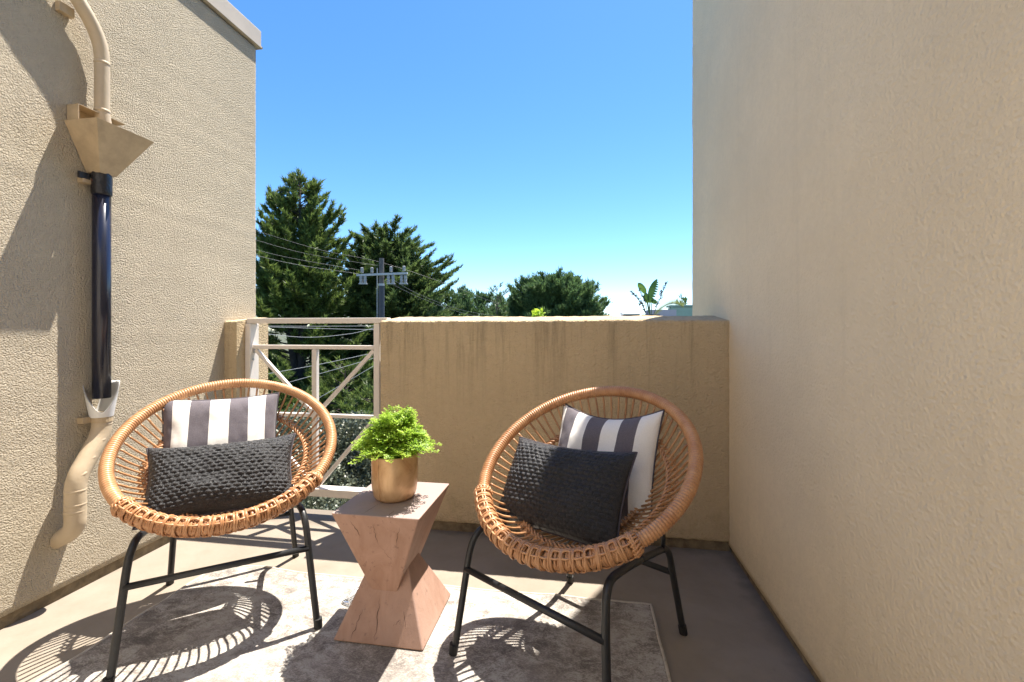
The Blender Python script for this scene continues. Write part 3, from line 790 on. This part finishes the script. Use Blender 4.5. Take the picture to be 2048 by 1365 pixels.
# scrap of clear plastic by the table foot
V, F = [], []; n = 12
for j in range(n + 1):
    for i in range(n + 1):
        u, v = i / n * 2 - 1, j / n * 2 - 1
        V.append((u * .035, v * .05, .042 * max(0, 1 - u * u) ** .5 * max(0.0, 1 - v * v) ** .5 + .010 * noise.noise(Vector((u * 2.2, v * 2.2, 3))) * (1 - u * u) * (1 - v * v)))
F = [(j * (n + 1) + i, j * (n + 1) + i + 1, (j + 1) * (n + 1) + i + 1, (j + 1) * (n + 1) + i) for j in range(n) for i in range(n)]
o = mesh_obj('plastic_wrap', V, F, M['clear'], None, smooth=True); o.location = (-.822, 1.545, RZ); o.rotation_euler = (0, 0, R_(-25))
sm = o.modifiers.new('s', 'SOLIDIFY'); sm.thickness = .0015
tag(o, 'crumpled scrap of clear plastic on the rug behind the table foot', 'plastic scrap')

# ------------------------------------------------------------------ trees and shrubs
def leaf_cloud(rng, starts, ends, per_m, length, width, up=.35, spread=.7):
    """elongated leaf-spray triangles along twig segments; returns V, F, tint"""
    d = ends - starts; L = np.linalg.norm(d, axis=1); cnt = np.maximum(2, (L * per_m).astype(int))
    si = np.repeat(np.arange(len(L)), cnt); n = len(si)
    t = rng.random(n) ** .8; dn = d[si] / L[si][:, None]
    p = starts[si] + d[si] * t[:, None] + rng.normal(size=(n, 3)) * width * .5
    q = dn + rng.normal(size=(n, 3)) * spread; q[:, 2] += up; q /= np.linalg.norm(q, axis=1)[:, None]
    ln = length * rng.uniform(.6, 1.3, n); s = np.cross(q, rng.normal(size=(n, 3))); s /= np.linalg.norm(s, axis=1)[:, None]
    wd = width * rng.uniform(.6, 1.3, n)
    a = p - s * (wd / 2)[:, None]; b = p + s * (wd / 2)[:, None]; c = p + q * ln[:, None]
    V = np.stack([a, b, c], 1).reshape(-1, 3); F = np.arange(n * 3).reshape(-1, 3)
    tint = np.clip(rng.normal(.15, .22, n) + .35 * (t > .75), 0, 1)
    return V, F, np.repeat(tint, 3)

def conifer(name, label, base, H, prof, n_limb, mat, seed, group=None, elev=(5, 45), per_m=16, leaf=(.34, .10), twigs=9, h0=.12, trunk_r=.35, twig_len=.42, up=.3, leaders=(), cat='tree', droop=0.0, flat=1.0, var=(.55, 1.15), tip=.5, spread=.7):
    rng = np.random.default_rng(seed)
    root = empty(name, base); tag(root, label, cat, group)
    wood = MB()
    tops = [(0.0, 0.0, H)] + list(leaders)
    S, E = [], []
    for (lx, ly, lh) in tops:
        pts = [Vector((lx * max(0, (k / 6 - .3) / .7), ly * max(0, (k / 6 - .3) / .7), lh * k / 6)) for k in range(7)]
        wood.tube(pts, [trunk_r * (1 - .93 * k / 6) for k in range(7)], 7)
        n_l = int(n_limb * (1 if (lx, ly) == (0, 0) else .4))
        for q in range(n_l):
            hf = h0 + (1 - h0) * ((q + rng.random()) / n_l)
            if (lx, ly) != (0, 0): hf = .55 + .45 * hf
            h = hf * lh; k = hf * 6; i = min(int(k), 5); c0 = pts[i].lerp(pts[i + 1], k - i)
            az = rng.uniform(0, 2 * math.pi); L = prof(hf, az) * rng.uniform(*var)
            if (lx, ly) != (0, 0): L *= .55
            L = max(L, .5)
            e0, e1 = R_(elev[0] + rng.normal() * 8 + 25 * hf ** 2), R_(elev[1] + rng.normal() * 10 + 20 * hf ** 2)
            c = np.array(c0); path = [c.copy()]; m = 7
            for sgm in range(m):
                el = e0 + (e1 - e0) * sgm / m; az += rng.normal() * .07
                c = c + np.array((math.cos(az) * math.cos(el), math.sin(az) * math.cos(el), math.sin(el) - droop)) * L / m; path.append(c.copy())
            wood.tube([Vector(p) for p in path], [.035 * (1 - .85 * k / m) * (.6 + L / 6) + .008 for k in range(m + 1)], 4, cap=False)
            path = np.array(path)
            nt_ = max(4, int(twigs * L))
            ss = rng.uniform(.18, 1.0, nt_) ** .75
            for s in ss:
                kk = s * m; i2 = min(int(kk), m - 1); p = path[i2] * (1 - (kk - i2)) + path[i2 + 1] * (kk - i2)
                dr = path[i2 + 1] - path[i2]; dr /= np.linalg.norm(dr)
                side = np.cross(dr, (0, 0, 1)); side /= np.linalg.norm(side) + 1e-6
                v = dr * rng.uniform(.5, 1) + side * rng.uniform(-1, 1) * .9 + np.array((0, 0, rng.uniform(-.25, .45) * flat)); v /= np.linalg.norm(v)
                tl = twig_len * (tip + (1 - s) * 1.7) * rng.uniform(.6, 1.3) * min(1.5, .5 + L / 4)
                S.append(p); E.append(p + v * tl)
            S.append(path[-2]); E.append(path[-1] + (path[-1] - path[-2]) * .6)
    wood.build('trunk', M['bark'], root, smooth=True)
    V, F, T = leaf_cloud(rng, np.array(S), np.array(E), per_m, leaf[0], leaf[1], up=up, spread=spread)
    np_mesh('crown', V, F, mat, root, col=T)
    return root

GZ = -9.0
def at(x, depth): p = px(x, HOR, depth); return (p.x, p.y, GZ)
def prof_c1(h, a): return 6.9 * (1 - h) ** .66 + .7
conifer('cypress_tree', 'tall pointed cypress with two leaders next to the sunlit wall', at(600, 32), 20.6, prof_c1, 250, M['cypress'], 4, elev=(4, 46), per_m=30, leaf=(.34, .085), twigs=11, trunk_r=.45, h0=.06, leaders=((-2.1, .3, 20.1), (1.2, -.6, 17.6), (-1.2, -1.5, 17.0)), var=(.5, 1.25), tip=.30, spread=.5)
def prof_c2(h, a):
    r = 5.2 * math.sin(math.pi * min(1, max(0, (h - .05) / 1.02))) ** .6 + .6
    return r * (1.0 - .14 * math.cos(a - 3.3))
conifer('cypress_tree', 'wide flat-topped cypress with fanning limbs behind the utility pole', at(770, 37), 16.9, prof_c2, 280, M['cypress2'], 21, elev=(-3, 24), per_m=30, leaf=(.34, .085), twigs=11, trunk_r=.5, h0=.16, leaders=((-2.4, .5, 16.6), (.9, -.4, 16.2), (2.6, -.4, 14.8)), flat=.45, var=(.5, 1.1), tip=.40, spread=.5)
for i, (lb, x, d, H) in enumerate((('low dark cypress filling the gap behind the mid rail', 690, 27, 7.6), ('low broad cypress behind the low rail on the parapet side', 745, 24, 6.4), ('low spreading cypress behind the sunlit chair back', 545, 25, 7.0), ('low cypress closing the view between the two tall ones', 655, 40, 9.2))):
    conifer('cypress_tree', lb, at(x, d), H, lambda h, a: 3.6 * (1 - h) ** .45 + .6, 90, M['cypress'], 70 + i, 'low cypresses under the tall ones', elev=(0, 30), per_m=24, leaf=(.28, .075), twigs=10, trunk_r=.25, h0=.05, flat=.7, var=(.5, 1.25), tip=.16, spread=.45)
def prof_pine(h, a): return 9.6 * max(0.02, 1 - ((h - .45) / .56) ** 2) ** .5 + .4
conifer('pine_tree', 'large rounded dark pine crown above the middle of the parapet', at(1110, 72), 15.0, prof_pine, 300, M['pine'], 8, elev=(10, 48), per_m=11, leaf=(.6, .17), twigs=7, trunk_r=.5, h0=.2, up=.6, twig_len=.6, tip=1.0, var=(.8, 1.04))
conifer('pine_tree', 'lower sloping pine mass descending beside the rounded pine', at(1178, 80), 11.4, lambda h, a: 5.2 * max(.02, 1 - ((h - .4) / .61) ** 2) ** .5 + .3, 70, M['pine'], 18, elev=(15, 55), per_m=8, leaf=(.8, .26), twigs=6, h0=.2, up=.6, twig_len=.6)
conifer('cypress_tree', 'sparse thin wind-swept cypress just before the rounded pine', at(994, 66), 16.2, lambda h, a: 3.4 * (1 - h) ** .4 + .5, 46, M['cypress2'], 31, elev=(5, 35), per_m=7, leaf=(.5, .14), twigs=4, h0=.3, flat=.5, tip=.15, spread=.4)
fl = [('dark rounded distant tree just beyond the wide cypress', 880, 120, 17.6, 8), ('small dark distant tree second from the wide cypress', 912, 124, 19.0, 7.4), ('distant tree third from the wide cypress', 944, 118, 18.0, 7), ('distant dark tree just before the sparse thin cypress', 974, 122, 17.2, 7), ('low distant tree under the sparse thin cypress', 1012, 110, 15.6, 7)]
for i, (lb, x, d, H, r) in enumerate(fl):
    conifer('distant_tree', lb, at(x, d), H, lambda h, a, r=r: r * max(.02, 1 - ((h - .4) / .61) ** 2) ** .5 + .3, 50, M['pine'], 40 + i, 'distant trees on the horizon', elev=(15, 60), per_m=5, leaf=(1.0, .34), twigs=4, h0=.25, up=.7, twig_len=.8)
conifer('distant_tree', 'tiny dark treetop above the pale green fence', at(1364, 100), 16.3, lambda h, a: 3.2 * max(.02, 1 - ((h - .45) / .56) ** 2) ** .5 + .2, 30, M['pine'], 60, 'distant trees on the horizon', elev=(15, 60), per_m=6, leaf=(.8, .3), twigs=4, h0=.3, up=.6)

def shrub(name, label, c, rx, ry, rz, n, mat, seed, leaf_s=.05, group=None):
    rng = np.random.default_rng(seed); root = empty(name, (c[0], c[1], GZ)); tag(root, label, 'shrub', group)
    cz = c[2] - GZ
    wood = MB()
    for k in range(9):
        a = rng.uniform(0, 6.28); e = Vector((math.cos(a) * rx * .7, math.sin(a) * ry * .7, cz + rng.uniform(-.3, .5) * rz))
        wood.tube(spline([(0, 0, 0), (e.x * .25, e.y * .25, cz * .6), e], 5), [.09 * (1 - .85 * q / 10) for q in range(11)], 5)
    wood.build('trunk', M['bark'], root, smooth=True)
    d = rng.normal(size=(n, 3)); d /= np.linalg.norm(d, axis=1)[:, None]
    lump = 1 + .16 * np.sin(d[:, 0] * 9 + seed) * np.cos(d[:, 1] * 8) + .10 * np.sin(d[:, 2] * 17 + d[:, 0] * 13)
    p = d * (rng.uniform(.55, 1, n) ** .5 * lump)[:, None] * np.array((rx, ry, rz)) + np.array((0, 0, cz))
    q = rng.normal(size=(n, 3)); q[:, 2] += .2; q /= np.linalg.norm(q, axis=1)[:, None]
    s = np.cross(q, rng.normal(size=(n, 3))); s /= np.linalg.norm(s, axis=1)[:, None]
    l = leaf_s * rng.uniform(.6, 1.3, n)[:, None]; w_ = l * .55
    V = np.stack([p, p + q * l * .5 + s * w_ * .5, p + q * l, p + q * l * .5 - s * w_ * .5], 1).reshape(-1, 3)
    np_mesh('crown', V, np.arange(n * 4).reshape(-1, 4), mat, root, col=np.repeat(np.clip(rng.normal(.2, .3, n), 0, 1), 4))
    return root
def ctr(x, y, d): p = px(x, y, d); return (p.x, p.y, p.z)
shrub('leafy_shrub', 'grey-green small-leaved shrub seen through the railing centre', ctr(640, 985, 7.2), 1.5, 1.3, 1.25, 60000, M['shrub'], 3, .055)
shrub('leafy_shrub', 'grey-green shrub partly behind the sunlit chair back', ctr(520, 1000, 6.6), 1.3, 1.2, 1.1, 42000, M['shrub'], 5, .055)
shrub('leafy_shrub', 'grey-green shrub beside the parapet end behind the fern', ctr(770, 990, 7.4), 1.2, 1.2, 1.2, 40000, M['shrub'], 6, .055)
shrub('leafy_shrub', 'dark low shrub under the bottom rail of the railing', ctr(620, 1130, 5.2), 1.5, 1.0, .8, 40000, M['shrub'], 9, .05)
shrub('garden_bush', 'bright green bush lit behind the low rail', ctr(575, 862, 13), .9, .8, .55, 12000, M['cypress'], 12, .12)
shrub('garden_bush', 'green bush behind the fern below the low rail', ctr(725, 860, 14), .9, .8, .5, 10000, M['cypress'], 13, .12)
shrub('sapling', 'yellow-green shoot tip peeking over the parapet top', ctr(1076, 640, 12), .16, .16, .24, 240, M['shoot'], 14, .13)

# ------------------------------------------------------------------ utility pole and wires
PD = 24.0
pb = px(763, HOR, PD)
up_ = empty('utility_pole', (pb.x, pb.y, GZ)); tag(up_, 'weathered wooden utility pole with insulators on its crossarm', 'utility pole')
zt = px(763, 517, PD).z - GZ
zb = px(763, 570, PD).z - GZ
pl = MB().tube([(0, 0, 0), (0, 0, zb), (0, 0, zt)], [.17, .145, .13], 14).build('pole', M['pole'], up_, smooth=False)
MB().tube([(0, 0, 0), (0, 0, zb - .06)], [.185, .16], 14).build('pole_sleeve', M['pole_dark'], pl)
MB().tube([(0, 0, zb - .06), (0, 0, zb + .06)], .166, 14).build('pole_band', M['galv'], pl)
MB().tube([(-.225, -.05, 0), (-.225, -.05, zb + .9)], .022, 6).build('conduit', M['galv'], pl)
rx = Vector((math.cos(YAW), math.sin(YAW), 0)); 
def pp(x, y, off=0.0):
    p = px(x, y, PD + off); return Vector((p.x - pb.x, p.y - pb.y, p.z - GZ))
arm = MB().beam(pp(714, 551, -.2), pp(815, 547, -.2), .12, .11).build('crossarm', M['galv'], up_)
def insulator(x, y, h, r):
    c = pp(x, y, -.2); prof = []
    for k in range(5): prof += [(r * .7, k * h / 5), (r, k * h / 5 + h * .06), (r, k * h / 5 + h * .12), (r * .7, k * h / 5 + h * .18)]
    MB().lathe([(0, 0)] + prof + [(r * .5, h), (0, h)], 10, c).build('insulator', M['porcelain'], up_)
for x, y in ((724, 546), (744, 546), (782, 544), (808, 543)): insulator(x, y, .28, .085)
for x in (722, 730, 777, 786, 803, 811): insulator(x, 567, .42, .09)
for a, b in ((718, 734), (774, 790), (799, 815)): MB().beam(pp(a, 568, -.2), pp(b, 568, -.2), .1, .05).build('bracket', M['galv'], up_)
def wire(label, pts, r=.014, mat='wire'):
    P3 = [px(x, y, d) for x, y, d in pts]
    o = MB().tube(spline(P3, 10), r, 5).build('power_line', M[mat], None, smooth=True)
    return tag(o, label, 'wire', 'overhead wires')
wire('thin wire highest across the pointed cypress, ending at pole top', [(440, 440, 22), (512, 462, 22.5), (640, 500, 23.3), (757, 524, 24), (870, 560, 25), (1000, 610, 27)], .008, 'wire_dark')
wire('second thin wire below the highest, running to the crossarm', [(440, 458, 21.5), (600, 505, 22.8), (757, 532, 23.8)], .008, 'wire_dark')
wire('third wire dropping to the crossarm end', [(440, 478, 21), (560, 512, 22), (720, 541, 23.6)], .008, 'wire_dark')
wire('fourth wire, lowest of those meeting the crossarm end', [(440, 492, 20.6), (580, 527, 22), (722, 549, 23.7)], .007, 'wire_mid')
wire('wire running from crossarm down over the distant trees', [(786, 560, 23.8), (840, 590, 26), (930, 622, 31), (1040, 640, 38)], .009, 'wire_dark')
wire('wire just below, sloping from pole over the distant trees', [(770, 562, 24), (850, 600, 27), (940, 630, 32), (1040, 645, 38)], .009, 'wire_dark')
wire('straight pale wire directly under the top rail', [(400, 651, 15), (600, 653, 15), (800, 652, 15), (900, 651, 15)], .0065)
wire('second pale wire under the top rail, nearly level', [(400, 650, 14), (560, 655, 14), (700, 659, 14), (900, 662, 14)], .0065)
wire('sagging pale wire between top rail and mid rail', [(380, 648, 13), (500, 664, 13), (610, 675, 13), (700, 668, 13), (760, 655, 13), (850, 652, 13)], .007)
wire('pale wire rising across both upper brace panels', [(420, 772, 11), (520, 751, 11), (640, 729, 11), (800, 695, 11)], .0065)
wire('dull wire rising below it behind the braces', [(520, 780, 12), (600, 759, 12), (740, 719, 12), (830, 690, 12)], .0065)
wire('short steep pale wire crossing the lower brace panel', [(540, 850, 10), (600, 818, 10), (680, 772, 10), (760, 725, 10), (830, 685, 10)], .006)

# ------------------------------------------------------------------ neighbouring roofs behind the parapet
nb = empty('neighbour_house', px(1350, HOR, 19)); nb.location.z = GZ
tag(nb, 'pale green boarded neighbouring house beyond the tall wall end', 'house')
def npt(x, y, d): p = px(x, y, d); return Vector((p.x - nb.location.x, p.y - nb.location.y, p.z - GZ))
a = npt(1343, 640, 19); z1 = npt(1343, 614, 19).z
ang = R_(14)
X0, Yb = a.x, a.y
MB().box(X0 + .02, X0 + 7, Yb + .03, Yb + .9, 0, z1 - .02).build('wall', M['green_paint'], nb)
for k in range(5): MB().box(X0, X0 + 7, Yb, Yb + .025, z1 - .02 - .19 * (k + 1), z1 - .03 - .19 * k).build('board', M['green_paint'], nb)
MB().box(X0 - .02, X0 + .05, Yb - .012, Yb - .001, z1 - 1.2, z1).build('corner_board', M['green_paint'], nb)
MB().box(X0 - .05, X0 + 7, Yb - .03, Yb + .95, z1 + .001, z1 + .07).build('roof_edge', M['green_paint'], nb)
for k in range(3): MB().box(X0 + .24 + k * .75, X0 + .27 + k * .75, Yb - .010, Yb - .001, z1 - 1.2, z1 - .02).build('batten', M['green_paint'], nb)

g2 = empty('flat_roof_house', px(1300, HOR, 15)); g2.location.z = GZ
tag(g2, 'grey flat-roofed house carrying the giant leaved plant', 'house')
zr = px(1300, 640, 15).z - GZ
MB().box(-1.6, 2.2, -1.2, 3.5, 0, zr).build('wall', M['white_paint'], g2)
MB().box(-1.7, 2.3, -1.3, 3.6, zr + .001, zr + .05).build('roof', M['roofing'], g2)
zq = px(1300, 620, 16).z - GZ
MB().box(.12, 1.05, 1.0, 2.0, zr + .051, zq).build('roof_box', M['grey_paint'], g2)
MB().box(-.75, -.18, 1.2, 1.8, zr + .051, px(1300, 628, 16).z - GZ).build('roof_hatch', M['roofing'], g2)
# roof vent on a farther roof
g3 = empty('far_house', px(1243, HOR, 26)); g3.location.z = GZ
tag(g3, 'low white house far off with a capped roof vent', 'house')
zr3 = px(1243, 634, 26).z - GZ
MB().box(-3, 1.5, -1, 4, 0, zr3).build('wall', M['white_paint'], g3)
MB().lathe([(.075, zr3), (.075, zr3 + .16), (.085, zr3 + .17), (.085, zr3 + .22), (.05, zr3 + .26), (0, zr3 + .27)], 12).build('roof_vent', M['galv'], g3)

# giant bird-of-paradise plant
PB_ = px(1301, 640, 15); bop = empty('strelitzia_plant', (PB_.x, PB_.y, g2.location.z + zr + .05))
tag(bop, 'giant banana-like plant with torn leaves peeking over the parapet', 'plant')
def bq(x, y, dd=0): p = px(x, y, 15 + dd); return Vector((p.x - bop.location.x, p.y - bop.location.y, p.z - bop.location.z))
MB().lathe([(0, .0), (.26, 0), (.30, .11), (.32, .12), (.28, .125), (.26, .10), (0, .10)], 16).build('planter', M['roofing'], bop)
def big_leaf(path, width, mat, torn=0, seed=0, stemr=.014, name='leaf', facing=0.0):
    rng = random.Random(seed); P3 = [bq(*p) for p in path]
    stem = MB().tube(spline([bq(1301, 652)] + P3[:2], 8), [stemr] * 17, 6)
    mid = spline(P3[1:], 10); n = len(mid); F, V = [], []
    view = Vector((-math.sin(YAW - .3), math.cos(YAW - .3), 0))
    for i, p in enumerate(mid):
        u = i / (n - 1); t = (mid[min(i + 1, n - 1)] - mid[max(i - 1, 0)]).normalized(); s = t.cross(view).normalized()
        s = (s + view * facing).normalized()
        w_ = width * max(.04, math.sin(math.pi * min(1, .06 + .94 * u)) ** .7)
        gap = torn and (i % 3 == 0)
        V += [p - s * w_ * (.35 if gap else 1) + view * .03, p, p + s * w_ * (.45 if gap and torn > 1 else 1) + view * .04]
    for i in range(n - 1):
        b0 = i * 3; F += [(b0, b0 + 1, b0 + 4, b0 + 3), (b0 + 1, b0 + 2, b0 + 5, b0 + 4)]
    o = mesh_obj(name, V, F, mat, bop, smooth=True)
    stem.build('leaf_stalk', M['dry_leaf'] if mat == M['dry_leaf'] else M['banana'], o, smooth=True)
big_leaf([(1299, 625), (1300, 606, 0), (1304, 588, 0), (1309, 572, 0), (1314, 558, 0)], .17, M['banana'], 1, 2, .02, facing=.6)
big_leaf([(1297, 622), (1291, 588, .2), (1287, 580, .2), (1280, 571, .2), (1276, 566, .2)], .10, M['banana'], 0, 3)
big_leaf([(1298, 622), (1296, 606, .1), (1293, 597, .1), (1291, 585, .1)], .11, M['banana'], 0, 4)
big_leaf([(1303, 615), (1304, 600, -.1), (1309, 604, -.1), (1314, 607, -.2)], .08, M['banana'], 0, 5)
def dry_frond(path, seed, mat, k=12, ln=.11):
    rng = random.Random(seed); mid = spline([bq(*p) for p in path], 8); b = MB().tube(mid, .011, 5)
    for q in range(k):
        i = int(len(mid) * (.35 + .62 * q / k)); p = mid[min(i, len(mid) - 1)]
        d = Vector((rng.uniform(-1, 1), rng.uniform(-.5, .5), rng.uniform(-.5, 1))).normalized() * ln * rng.uniform(.5, 1.2); s = Vector((.012, 0, .016))
        b.add([p - s, p + s, p + d + s * .8, p + d - s * .6], [(0, 1, 2, 3)])
    b.build('frond', mat, bop)
dry_frond([(1300, 655), (1309, 625), (1319, 600), (1327, 580), (1335, 563)], 1, M['dry_leaf'], 34, .10)
dry_frond([(1299, 655), (1289, 618), (1280, 604), (1270, 591), (1263, 584)], 2, M['dry_leaf'], 34, .09)
dry_frond([(1299, 655), (1292, 610), (1287, 597), (1281, 585), (1278, 577)], 3, M['dry_leaf'], 22, .08)
dry_frond([(1300, 655), (1293, 632), (1287, 615), (1284, 607), (1279, 612)], 4, M['dry_leaf'], 22, .08)
def palm_frond(path, seed):
    mid = spline([bq(*p) for p in path], 10); b = MB().tube(mid, .010, 5)
    for i in range(8, len(mid)):
        p = mid[i]; t = (mid[min(i + 1, len(mid) - 1)] - mid[i - 1]).normalized()
        for sg, l in ((1, .26), (-1, .12)):
            d = (Vector((0, 0, 1)) * sg * .9 + t * .5).normalized() * l * (1 - .4 * i / len(mid)); s = t * .012
            b.add([p - s, p + s, p + d], [(0, 1, 2)])
    b.build('frond', M['palm_yellow'], bop)
palm_frond([(1302, 655), (1310, 630), (1322, 617), (1338, 608), (1352, 607), (1366, 613)], 2)
